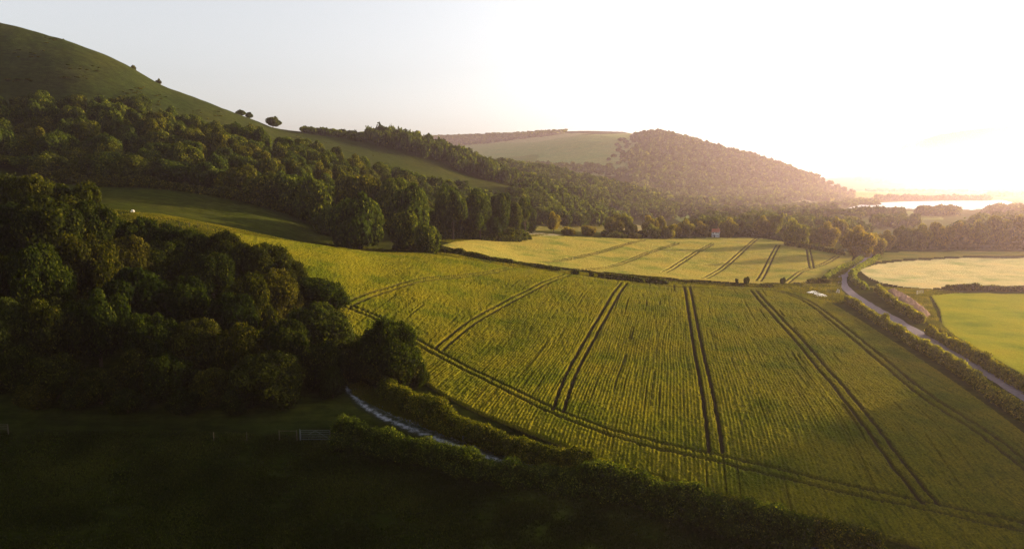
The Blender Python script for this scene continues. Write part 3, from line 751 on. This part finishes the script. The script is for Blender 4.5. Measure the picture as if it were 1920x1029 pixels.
# hedges and copses on the valley floor
for q in (
 [(1300, 620), (1450, 640), (1460, 690), (1320, 660)], [(1400, 800), (1480, 760), (1620, 780), (1620, 850), (1480, 830)], [(1640, 620), (1720, 640), (1720, 700), (1640, 690)],
 [(1470, 1250), (1600, 1400), (1600, 1460), (1470, 1300)], [(1600, 860), (1690, 850), (1690, 900), (1600, 900)], [(1715, 880), (1790, 860), (1790, 960), (1715, 940)], [(1840, 900), (2300, 850), (2300, 1300), (1860, 1100)],
 [(1640, 2000), (1850, 1900), (1850, 2000), (1640, 2100)], [(1580, 1500), (1640, 1450), (1640, 1800), (1580, 1900)], [(1600, 5200), (2200, 5200), (2200, 6000), (1600, 6000)], [(1850, 2500), (2200, 2400), (2200, 3600), (1850, 3600)],
 [(1620, 3500), (1850, 3600), (1850, 3680), (1620, 3600)], [(1560, 7000), (1980, 7000), (1980, 7060), (1560, 7060)], [(1430, 1000), (1560, 1000), (1560, 1060), (1430, 1080)]):
    far = q[0][1]
    wood(q, 11 if far < 1000 else (16 if far < 2200 else 34), int(q[0][0] + far), (8, 14) if far < 2000 else (10, 20), (5.5, 8) if far < 1000 else ((8, 11) if far < 2200 else (14, 22)))
for k in range(8):  # added belt of unseen trees off to the right, shading the foreground
    q = .12 + .88 * k / 7; MASS.append((138 - 72 * q + random.uniform(-3, 3), 160 - 118 * q, random.uniform(14, 16) + 1.2 * k, random.uniform(6, 7.5)))
print('individual trees', n_tree, 'mass', len(MASS))

def mass_mesh(name, items, mat, label=None):
    VV, QQ, TT, AA = [], [], [], []; off = 0
    rg = np.random.default_rng(77)
    protos = {}
    for lod, (m, n, size) in enumerate(((12, 2000, .095), (10, 420, .2), (6, 110, .34), (4, 36, .5))):
        L = []
        for k in range(6):
            C, r = crown_lumps(rg, m, 1, -.3, rg.uniform(.75, .95)); r = r * 1.25
            C[:, 2] += .85
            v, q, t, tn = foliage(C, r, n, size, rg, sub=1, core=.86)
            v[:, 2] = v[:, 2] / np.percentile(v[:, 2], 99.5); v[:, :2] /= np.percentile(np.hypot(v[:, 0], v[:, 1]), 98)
            L.append((v, q, t, tn))
        protos[lod] = L
    for x, y, h, r in items:
        lod = 0 if y < 560 else 1 if y < 1000 else 2 if y < 2400 else 3
        v, q, t, tn = protos[lod][rg.integers(6)]
        a = rg.uniform(0, 6.28); ca, sa = math.cos(a), math.sin(a)
        w = np.stack([(v[:, 0] * ca - v[:, 1] * sa) * r + x, (v[:, 0] * sa + v[:, 1] * ca) * r + y, v[:, 2] * h + float(gz(x, y)) - .3], 1)
        VV.append(w); QQ.append(q + off); TT.append(t + off); AA.append(np.clip(tn + rg.normal() * .12, 0, 1)); off += len(v)
    o = mesh(name, np.concatenate(VV), [np.concatenate(QQ), np.concatenate(TT)], mat, attrs={'tone': np.concatenate(AA)})
    print(name, off)
    return tag(o, label, kind='stuff')
mass_mesh('woodland', MASS, M_LEAF, 'dense woods of broadleaf trees covering the far hillsides and valley, with an added unseen shading belt')

# ------------------------------------------------------------------ hedges
def hedge(name, pix, h, w, n, size, label, group=None, cat='hedge', seed=1, gap=0.0, mat=None, ends=True, world_pts=None, bushy=.25):
    rg = np.random.default_rng(seed)
    p = dense(pts(pix) if world_pts is None else world_pts, h * .42)
    if gap: 
        k = vnoise(p[:, 0], p[:, 1], 6, seed) > gap; p = p[k]
    d = np.gradient(p[:, :2], axis=0); d /= np.linalg.norm(d, axis=1)[:, None] + 1e-9
    C, r = [], []
    hh = h * (1 + bushy * vnoise(p[:, 0], p[:, 1], 7, seed + 1) + bushy * .8 * vnoise(p[:, 0], p[:, 1], 2.2, seed + 2) + .5 * smooth01((vnoise(p[:, 0], p[:, 1], 5, seed + 3) - .6) / .3))
    for i in range(len(p)):
        nx, ny = -d[i, 1], d[i, 0]
        for lev, (zf, wf) in enumerate(((.28, .8), (.62, .5), (.8, .15))):
            o = rg.uniform(-.5, .5) * w * wf
            rr = h * rg.uniform(.26, .36)
            x, y = p[i, 0] + nx * o + rg.normal() * .1, p[i, 1] + ny * o + rg.normal() * .1
            C.append([x, y, float(gz(x, y)) + hh[i] * zf]); r.append(rr)
            if lev == 0:
                x, y = p[i, 0] - nx * o, p[i, 1] - ny * o
                C.append([x, y, float(gz(x, y)) + hh[i] * zf]); r.append(rr)
    C = np.array(C); r = np.array(r); org = C.mean(0)
    org[2] = C[:, 2].min() - .3
    # reject in windows to stay quick
    VV, QQ, TT, AA = [], [], [], []; off = 0; m = len(C); B = 160
    for a in range(0, m, B):
        sub = slice(a, min(a + B, m)); k = sub.stop - sub.start
        v, q, t, tn = foliage(C[sub] - org, r[sub], int(n * k / m), size, rg, flat=.95, core=.84, up=.15)
        VV.append(v); QQ.append(q + off); TT.append(t + off); AA.append(tn); off += len(v)
    o = mesh(name, np.concatenate(VV), [np.concatenate(QQ), np.concatenate(TT)], mat or M_HEDGE, attrs={'tone': np.concatenate(AA)})
    o.location = org
    return tag(o, label, cat, group)

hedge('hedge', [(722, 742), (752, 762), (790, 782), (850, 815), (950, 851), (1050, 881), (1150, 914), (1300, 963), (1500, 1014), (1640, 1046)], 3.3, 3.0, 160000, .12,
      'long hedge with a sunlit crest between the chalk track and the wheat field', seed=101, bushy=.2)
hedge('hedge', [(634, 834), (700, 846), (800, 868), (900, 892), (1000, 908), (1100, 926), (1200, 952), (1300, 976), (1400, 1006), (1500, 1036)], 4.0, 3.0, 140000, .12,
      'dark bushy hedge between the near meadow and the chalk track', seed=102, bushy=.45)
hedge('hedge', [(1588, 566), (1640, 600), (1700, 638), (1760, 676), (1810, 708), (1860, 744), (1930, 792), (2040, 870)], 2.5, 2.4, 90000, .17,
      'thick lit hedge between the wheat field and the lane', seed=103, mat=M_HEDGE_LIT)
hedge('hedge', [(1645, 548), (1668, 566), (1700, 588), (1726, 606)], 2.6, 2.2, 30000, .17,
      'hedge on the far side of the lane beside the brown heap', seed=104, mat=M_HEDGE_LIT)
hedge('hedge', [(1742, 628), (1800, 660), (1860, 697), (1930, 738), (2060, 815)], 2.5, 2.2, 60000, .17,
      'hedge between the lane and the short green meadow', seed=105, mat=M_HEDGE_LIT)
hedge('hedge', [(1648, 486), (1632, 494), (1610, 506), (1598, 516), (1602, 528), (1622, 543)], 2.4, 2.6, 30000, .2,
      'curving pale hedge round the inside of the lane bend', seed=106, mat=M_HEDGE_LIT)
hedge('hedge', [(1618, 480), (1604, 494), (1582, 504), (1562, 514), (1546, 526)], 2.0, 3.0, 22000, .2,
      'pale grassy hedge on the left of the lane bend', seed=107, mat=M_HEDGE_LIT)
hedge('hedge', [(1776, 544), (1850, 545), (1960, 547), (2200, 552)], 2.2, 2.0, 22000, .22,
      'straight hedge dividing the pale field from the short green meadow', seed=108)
hedge('hedge', [(822, 471), (850, 476), (900, 484), (960, 494), (1010, 502), (1050, 509)], 1.7, 1.5, 22000, .2,
      'dark hedge running down from the wood between the two crop fields', seed=109, bushy=.5)
for k, (l, h, n) in enumerate((([(60, 302), (180, 303), (300, 302), (400, 301), (500, 299), (580, 300), (640, 285)], 4.0, 40000), ([(740, 275), (800, 268)], 2.5, 6000), ([(815, 338), (860, 343), (900, 347), (940, 352), (970, 358), (990, 372)], 5.0, 20000), ([(1640, 432), (1720, 430), (1800, 431), (1900, 433), (2050, 433)], 5.5, 26000), ([(1300, 476), (1360, 484), (1430, 484), (1470, 458)], 4.0, 16000), ([(1130, 436), (1180, 442), (1240, 452), (1290, 468)], 4.0, 12000))):
    o = hedge('undergrowth', None, h, h * .9, n, .3, 'dark undergrowth along the foot of the ' + ('hanging wood behind the shaded meadow', 'trees at the corner of the bank', 'wood above the ripening field', 'hazy tree row behind the pale fields', 'valley trees behind the ripening field', 'trees at the back left of the ripening field')[k], world_pts=[at(u, D) for u, D in l], cat=None, seed=140 + k, mat=M_LEAF, bushy=.5)
    o['kind'] = 'stuff'
for i, (a, b, h) in enumerate([(1072, 1084, 1.3), (1107, 1112, 1.6), (1123, 1131, 1.6), (1138, 1166, 2.0), (1171, 1204, 2.1), (1214, 1233, 2.6), (1236, 1250, 2.0)]):
    va = 508 + (a - 1050) * .118; vb = 508 + (b - 1050) * .118
    hedge('bush', [(a, va + 4), (b, vb + 4)], h, 1.4, 2600, .2, ['small scrubby bush left over from the hedge between the crop fields', 'long low bush on the line between the two crop fields'][int(b - a > 20)], 'bushes on the line between the crop fields', 'bush', seed=120 + i, bushy=.3)
hedge('scrub_hedge', [(1180, 519), (1260, 527), (1340, 534), (1400, 538), (1450, 538)], .75, 2.0, 14000, .18, 'low strip of dark scrub along the far end of the wheat field', seed=131, cat='scrub', bushy=.4)
hedge('bush', [(1516, 533), (1535, 531), (1556, 532)], 1.9, 1.5, 5000, .2, 'wide dark bush near the white patch at the field corner', None, 'bush', seed=132)
hedge('scrub_hedge', [(1425, 536), (1450, 537)], .9, 1.2, 1500, .2, 'short tuft of scrub between the two round bushes', seed=133, cat='scrub')
hedge('hedge', [(1500, 466), (1530, 470), (1560, 476), (1580, 480)], 3.2, 3.0, 9000, .3, 'hedge along the back corner of the ripening field', seed=134)
for u, v, r_, lab in ((1400, 537, 1.5, 'larger of the two round bushes side by side on the field boundary'), (1381, 534, 1.0, 'smaller round bush beside the larger one on the field boundary'), (1468, 537, 1.4, 'round bush standing alone at the foot of the tramline on the field boundary')):
    p = pt(u, v)
    e = empty('round_bush', tuple(p)); tag(e, lab, 'bush')
    c = random.choice(MID).copy(); COL.objects.link(c); c.name = 'crown'; c.parent = e; c.location = (0, 0, r_ * .5); c.scale = (r_, r_, r_ * 2.1)
    t = TRUNKS[0].copy(); COL.objects.link(t); t.name = 'trunk'; t.parent = e; t.scale = (r_, r_, r_ * 1.6)

# thorn bushes and trees on the skyline of the down
for u, D, h, r_, lab in ((120, 508, 2.2, 1.3, 'tiny bush high on the skyline of the down'), (250, 526, 4.0, 2.0, 'upper of the two small thorn bushes on the skyline'), (297, 533, 4.6, 2.4, 'lower of the two small thorn bushes on the skyline'),
                         (512, 574, 9.5, 6.5, 'lone spreading tree standing on the skyline of the down'), (452, 570, 4.5, 5, 'dark scrub tree above the lone spreading tree'), (466, 574, 4.5, 4, 'dark scrub tree just above the lone spreading tree')):
    tree('thorn_tree' if h < 9 else 'oak_tree', u, D, height=h, radius=r_, label=lab, cat='tree', base=(.12 if h > 9 else -.06), lod='mid')


# ------------------------------------------------------------------ small things
def post(p, h=1.3, r=.07, mat=None, label='', group=None, name='fence_post'):
    b = MB(); b.tube([[0, 0, -.15], [0, 0, h * .5], [.01, .01, h]], [r, r * .95, r * .85], 8)
    o = b.build(name, mat or M_WOOD); o.location = p
    return tag(o, label, 'post', group)
def gate(a, b, h, label, mat, name='field_gate', brace=True):
    a = np.array(a); b = np.array(b); w = np.hypot(*(b - a)[:2]); rz = math.atan2(b[1] - a[1], b[0] - a[0]); dz = b[2] - a[2]
    e = empty(name, tuple(a), rz); tag(e, label, 'gate')
    L = lambda x, z: [x, 0, z + dz * x / w]
    f = MB(); f.tube([L(.12, .25), L(.12, h)], .03, 6); f.tube([L(w - .12, .25), L(w - .12, h)], .03, 6); f.tube([L(.12, h), L(w - .12, h)], .028, 6); f.tube([L(.12, .25), L(w - .12, .25)], .028, 6)
    f.build('gate_frame', mat, e)
    for k in range(1, 5):
        z = .25 + (h - .25) * k / 5
        r = MB(); r.tube([L(.14, z), L(w - .14, z)], .02, 6); r.build('rail', mat, e)
    if brace:
        r = MB(); r.tube([L(w * .5, h - .03), L(w * .28, h * .62)], .02, 6); r.tube([L(w * .5, h - .03), L(w * .72, h * .62)], .02, 6); r.tube([L(w * .72, h * .62), L(w - .2, .3)], .016, 6)
        r.build('brace', mat, e)
    for x, m_, q in ((0, mat, .075), (w, M_WOOD, .1)):
        r = MB(); r.tube([L(x, -.2), L(x, h + .22)], [q, q * .9], 8); r.build('gate_post', m_, e)
    return e
def rails(a, b, h, n, label, name='rail_fence'):
    a = np.array(a); b = np.array(b); w = np.hypot(*(b - a)[:2]); rz = math.atan2(b[1] - a[1], b[0] - a[0]); dz = b[2] - a[2]
    e = empty(name, tuple(a), rz); tag(e, label, 'fence')
    for x in (0, w):
        r = MB(); r.tube([[x, 0, dz * x / w - .2], [x, 0, dz * x / w + h + .08]], [.09, .075], 8); r.build('post', M_WOOD, e)
    for k in range(n):
        z = h - .28 * k
        r = MB(); r.tube([[0, -.08, z], [w, -.08, z + dz]], .045, 5); r.build('rail', M_WOOD, e)
    return e
gate(pt(563, 826), pt(620, 826), 1.75, 'pale metal field gate with braces standing in the dark meadow corner', M_STEEL)
rails(pt(524, 826), pt(557, 826), 1.7, 1, 'short timber rail fence left of the braced metal gate')
rails(pt(624, 828), pt(656, 834), 1.5, 1, 'sloping timber rail joining the braced gate to the bushy hedge')
gate(pt(868, 836), pt(891, 829), 1.5, 'metal gate half hidden in the hedge beside the chalk track', M_STEEL, brace=False)
rails(pt(-30, 812), pt(16, 814), 1.7, 4, 'four rail timber fence at the edge of the meadow beside the wood')
for u, v in ((401, 826), (463, 826)): post(pt(u, v), 1.5, .06, label='thin fence post along the foot of the near wood', group='fence posts along the near meadow')
post(pt(750, 860), 1.4, .06, label='lone fence post in front of the bushy hedge')
for u, v in ((313, 425), (337, 427), (355, 427), (371, 428), (390, 430)): post(pt(u, v), 1.5, .09, label='small dark fence post on the sunlit grass crest', group='fence posts on the grass crest')
gate(pt(1719, 553), pt(1731, 551), 1.5, 'pale gate in the gap between the pale field and green meadow', plain('pale_paint', (.55, .5, .48), (.45, .42, .4), 3, .7), brace=False)
for i, (u, v, lean) in enumerate(((1568, 549, .35), (1573, 551, -.1))):
    o = MB().box((0, 0, .7), (.5, .12, 1.6), 0).box((0, .02, 1.52), (.56, .16, .1)).build('marker_stone', M_CHALK)
    o.location = pt(u, v); o.rotation_euler = (.1, lean, .4 * i)
    tag(o, ['leaning pale stone at the field entrance by the lane bend', 'upright pale stone beside the leaning one by the lane bend'][i], 'stone')

heap = sheet('manure_heap', [(1655, 549), (1664, 546), (1680, 547), (1700, 556), (1722, 570), (1750, 592), (1738, 598), (1728, 603), (1712, 594), (1690, 580), (1668, 564)], plain('old_straw_muck', (.26, .17, .13), (.10, .065, .05), 1.3, .95, 1.0), 1.7, 1.0, .55, edge=2.4)
del heap['kind']; tag(heap, 'long brown lumpy heap of straw manure beside the lane hedge', 'manure heap')
patch = sheet('chalk_patch', [(1511, 548), (1524, 545), (1533, 547), (1540, 550), (1553, 555), (1550, 558), (1532, 556), (1522, 551), (1512, 551)], plain('white_chalk', (.80, .80, .84), (.50, .48, .46), 1.0, .8, .5), .22, .8, .10, edge=.8)

# flooded land far out in the valley, level water
def water(name, pix, z):
    P = []
    for u, v in pix:
        s = slope(v); D = z / s; P.append((t_of(u, s) * D, D, z))
    n = len(P); c = np.mean(P, 0)
    k = NT_('still_water'); k.b.inputs['Roughness'].default_value = .35; k.b.inputs['Specular IOR Level'].default_value = .6; k.color((.10, .12, .15))
    k.bump(k.noise(.08, 4), .15, 1.0)
    o = mesh(name, P + [tuple(c)], np.array([[i, (i + 1) % n, n] for i in range(n)]), k.m)
    return tag(o, kind='structure')
water('lake', [(1588, 391), (1612, 384), (1650, 380), (1700, 378), (1800, 376.5), (1880, 375.5), (1900, 380), (1880, 391), (1800, 395), (1700, 396.5), (1630, 396)], -38.9)

# white house with a red roof among the valley trees
hp = at(1342, 476); M_WALL = plain('white_render', (.8, .8, .78), (.72, .71, .68), 2); M_TILE = plain('red_clay_tiles', (.36, .12, .07), (.22, .07, .045), 3, .8, .4); M_GLASS = plain('dark_glass', (.03, .035, .04), (.02, .02, .03), 1, .2)
e = empty('house', (hp[0], hp[1], hp[2]), R(-25)); tag(e, 'small white house with a red roof among the valley trees', 'house')
m = MB(); w, d, hh, rh = 3.4, 2.6, 4.6, 6.9
m.add([[-w, -d, -.5], [w, -d, -.5], [w, d, -.5], [-w, d, -.5], [-w, -d, hh], [w, -d, hh], [w, d, hh], [-w, d, hh], [-w, 0, rh], [w, 0, rh]], [[0, 1, 5, 4], [2, 3, 7, 6], [1, 2, 6, 5], [3, 0, 4, 7]], [[5, 6, 9], [7, 4, 8]])
m.build('wall', M_WALL, e); e.scale = (.72, .72, .78)
m = MB(); o_ = .35
m.add([[-w - o_, -d - .5, hh - .35], [w + o_, -d - .5, hh - .35], [w + o_, 0, rh + .12], [-w - o_, 0, rh + .12], [-w - o_, d + .5, hh - .35], [w + o_, d + .5, hh - .35],
       [-w - o_, -d - .5, hh - .15], [w + o_, -d - .5, hh - .15], [w + o_, 0, rh + .34], [-w - o_, 0, rh + .34], [-w - o_, d + .5, hh - .15], [w + o_, d + .5, hh - .15]],
      [[6, 7, 8, 9], [9, 8, 11, 10], [1, 0, 3, 2], [2, 3, 4, 5], [0, 1, 7, 6], [5, 4, 10, 11]])
rf = m.build('roof', M_TILE, e)
MB().box((2.2, 0, rh + .7), (.8, .8, 1.8)).box((2.2, 0, rh + 1.65), (.95, .95, .15)).build('chimney', plain('chimney_brick', (.3, .15, .1)), rf)
for x, z in ((-2.2, 1.4), (0.6, 1.4), (2.4, 1.4), (-2.2, 3.5), (0.6, 3.5), (2.4, 3.5)):
    wd = MB().box((x, -d - .03, z), (1.2, .1, 1.2)).build('window', M_GLASS, e)
    MB().box((x, -d - .06, z), (.08, .1, 1.2)).box((x, -d - .05, z - .65), (1.4, .22, .1)).build('frame', M_WALL, wd)
MB().box((-.9, -d - .03, 1.0), (1.0, .1, 2.1)).build('door', M_WOOD, e)

for q_, (u, D, h_, r_) in enumerate(((1328, 473, 4.2, 2.6), (1356, 472, 3.6, 2.4))):
    tree('garden_bush', u, D, height=h_, radius=r_, label=('garden bush in front of the left side of the white house', 'garden bush in front of the right side of the white house')[q_], cat='bush', base=-.02)
# one white sheep grazing on the crest
import bmesh
def sheep(p, rz):
    e = empty('sheep', tuple(p), rz); tag(e, 'single white sheep grazing alone on the sunlit grass crest', 'sheep')
    P = {'hip': (-.42, 0, .66, .24), 'mid': (0, 0, .68, .29), 'sh': (.38, 0, .66, .25), 'neck': (.6, 0, .55, .13), 'poll': (.75, 0, .36, .10), 'nose': (.88, 0, .17, .055), 'tail': (-.66, 0, .62, .06)}
    ed = [('hip', 'mid'), ('mid', 'sh'), ('sh', 'neck'), ('neck', 'poll'), ('poll', 'nose'), ('hip', 'tail')]
    for sgn, s_ in ((1, 'L'), (-1, 'R')):
        P['ear' + s_] = (.7, .15 * sgn, .38, .03); ed.append(('poll', 'ear' + s_))
        P['st' + s_] = (-.44, .14 * sgn, .45, .11); P['hk' + s_] = (-.53, .14 * sgn, .26, .04); P['hf' + s_] = (-.47, .14 * sgn, .02, .04)
        P['el' + s_] = (.38, .13 * sgn, .42, .08); P['kn' + s_] = (.40, .13 * sgn, .24, .038); P['ff' + s_] = (.38, .13 * sgn, .02, .038)
        ed += [('hip', 'st' + s_), ('st' + s_, 'hk' + s_), ('hk' + s_, 'hf' + s_), ('sh', 'el' + s_), ('el' + s_, 'kn' + s_), ('kn' + s_, 'ff' + s_)]
    ks = list(P); me = bpy.data.meshes.new('body'); me.from_pydata([P[k][:3] for k in ks], [(ks.index(a), ks.index(b)) for a, b in ed], [])
    o = bpy.data.objects.new('body', me); COL.objects.link(o); o.parent = e; me.materials.append(plain('fleece', (.78, .74, .66), (.6, .56, .48), 9, .95, .5))
    o.modifiers.new('skin', 'SKIN'); o.modifiers.new('sub', 'SUBSURF').render_levels = 2
    for i, k in enumerate(ks): me.skin_vertices[0].data[i].radius = (P[k][3],) * 2; me.skin_vertices[0].data[i].use_root = (k == 'mid')
sheep(pt(249, 399), R(160))

# rough grass on verges, banks and the crest
def grass_patch(polys, label, name='grass', seed=5, mat=None):
    rg = np.random.default_rng(seed); V_, T_, A_ = [], [], []; off = 0
    for pix, n, h in polys:
        P = poly_ground(pix, 20); lo, hi = P.min(0), P.max(0)
        # even on the ground
        x = rg.uniform(lo[0], hi[0], n * 6); y = rg.uniform(lo[1], hi[1], n * 6); m = inpoly(x, y, P)
        x, y = x[m][:n], y[m][:n]
        dens = vnoise(x, y, 3.5, seed) + .4 * rg.normal(size=len(x)) > -.25; x, y = x[dens], y[dens]
        z = gz(x, y); k = len(x)
        for b in range(3):
            a = rg.uniform(0, 6.28, k); l = h * rg.uniform(.5, 1.3, k); w = .07 + .1 * h
            bx, by = x + rg.normal(size=k) * .12, y + rg.normal(size=k) * .12
            v = np.stack([np.stack([bx - w * np.cos(a), by - w * np.sin(a), z - .03], 1), np.stack([bx + w * np.cos(a), by + w * np.sin(a), z - .03], 1),
                          np.stack([bx + .45 * l * np.sin(a), by - .45 * l * np.cos(a), z + l], 1)], 1).reshape(-1, 3)
            V_.append(v); T_.append(np.arange(k * 3).reshape(k, 3) + off); off += k * 3
            A_.append(np.repeat(np.clip(.35 + .3 * vnoise(bx, by, 5, 9) + .2 * rg.normal(size=k), 0, 1), 3))
    V_ = np.concatenate(V_); o = mesh(name, V_, [np.concatenate(T_)], mat or M_GRASS, attrs={'tone': np.concatenate(A_)})
    return tag(o, label, kind='stuff')
grass_patch([
 ([(205, 393), (300, 402), (440, 429), (540, 451), (640, 467), (760, 474), (700, 482), (600, 470), (440, 455), (300, 440), (205, 425)], 26000, .35),
 ([(632, 462), (720, 468), (700, 478), (640, 476)], 5000, .6),
 ([(824, 452), (960, 441), (1030, 440), (960, 448), (850, 459)], 5000, .6),
 ([(820, 478), (960, 503), (1130, 526), (1400, 543), (1400, 536), (1200, 522), (1060, 508), (900, 488), (820, 470)], 14000, .45),
 ([(1400, 533), (1500, 533), (1560, 512), (1600, 490), (1618, 480), (1600, 500), (1578, 518), (1578, 545), (1600, 572), (1560, 568), (1500, 550), (1400, 542)], 22000, .5),
 ([(1630, 538), (1780, 545), (1800, 550), (1740, 556), (1765, 610), (1800, 640), (1740, 606), (1680, 560)], 16000, .45),
 ([(640, 700), (720, 735), (790, 775), (880, 825), (1000, 865), (1200, 930), (1500, 1020), (1400, 1000), (1100, 905), (900, 840), (760, 790), (660, 740)], 30000, .4),
 ([(760, 740), (900, 800), (1100, 872), (1300, 935), (1600, 1010), (1600, 1022), (1300, 950), (1100, 886), (900, 815), (760, 755)], 26000, .55),
], 'rough grass and weeds on the banks, verges and crest')
grass_patch([([(-40, 812), (300, 806), (600, 818), (900, 890), (1300, 985), (1500, 1040), (-40, 1040)], 100000, .22)], 'short grass of the near meadow, coloured as in shade', 'meadow_grass', 6, M_TUFT_SHADE)

# low gorse and scrub on the open down
SC = []
rg_ = np.random.default_rng(8)
for (u, v, n, sp) in ((60, 100, 10, 14), (150, 130, 10, 20), (250, 175, 14, 20), (130, 145, 8, 8), (300, 190, 14, 22), (390, 215, 12, 16), (90, 75, 6, 10), (620, 272, 6, 14), (700, 300, 8, 14), (560, 262, 5, 12), (30, 150, 10, 12)):
    for _ in range(n):
        q = pt(u + rg_.normal() * sp, v + rg_.normal() * sp * .35)
        if 300 < q[1] < 900: SC.append((q[0], q[1], rg_.uniform(.4, 1.0), rg_.uniform(.8, 2.0)))
mass_mesh('scrub', SC, M_LEAF, 'low dark scrub scattered over the open down')

# evening cloud far beyond the hills
kc = NT_('cloud_vapour'); kc.n.remove(kc.b); v_ = kc.node('ShaderNodeVolumePrincipled'); v_.inputs['Color'].default_value = (.22, .22, .26, 1); v_.inputs['Anisotropy'].default_value = .2
nz = kc.noise(.0011, 4, .6); rr = kc.node('ShaderNodeMapRange'); rr.inputs[1].default_value = .42; rr.inputs[2].default_value = .62; rr.inputs[3].default_value = 0; rr.inputs[4].default_value = .03
kc.l.new(nz, rr.inputs[0]); kc.l.new(rr.outputs[0], v_.inputs['Density']); kc.l.new(v_.outputs[0], kc.out.inputs['Volume'])
iv, if_ = ico(2) if False else ICO[2]
cs = slope(262); CD = 14000; cc_ = np.array([t_of(1850, cs) * CD, CD, cs * CD])
nv = iv * np.array([1750, 700, 270]); nv += np.stack([vnoise(iv[:, 0] * 9, iv[:, 1] * 9 + iv[:, 2] * 5, 3, 3)] * 3, 1) * [300, 150, 60]; nv[:, 2] += nv[:, 0] * .09
o = mesh('cloud', nv + cc_, if_, kc.m); tag(o, kind='structure')

# ------------------------------------------------------------------ haze
hz = NT_('valley_haze'); hz.n.remove(hz.b)
vol = hz.node('ShaderNodeVolumePrincipled')
vol.inputs['Color'].default_value = (1.0, .76, .79, 1)
vol.inputs['Density'].default_value = .98e-4
vol.inputs['Anisotropy'].default_value = .72
hz.l.new(vol.outputs[0], hz.out.inputs['Volume'])
x0, x1, y0, y1, z0, z1 = -7500, 9500, -60, 9000, -320, 215
hv = [(x, y, z) for z in (z0, z1) for y in (y0, y1) for x in (x0, x1)]
o = mesh('haze', hv, np.array([[0, 2, 3, 1], [4, 5, 7, 6], [0, 1, 5, 4], [2, 6, 7, 3], [0, 4, 6, 2], [1, 3, 7, 5]]), hz.m)
tag(o, kind='stuff')
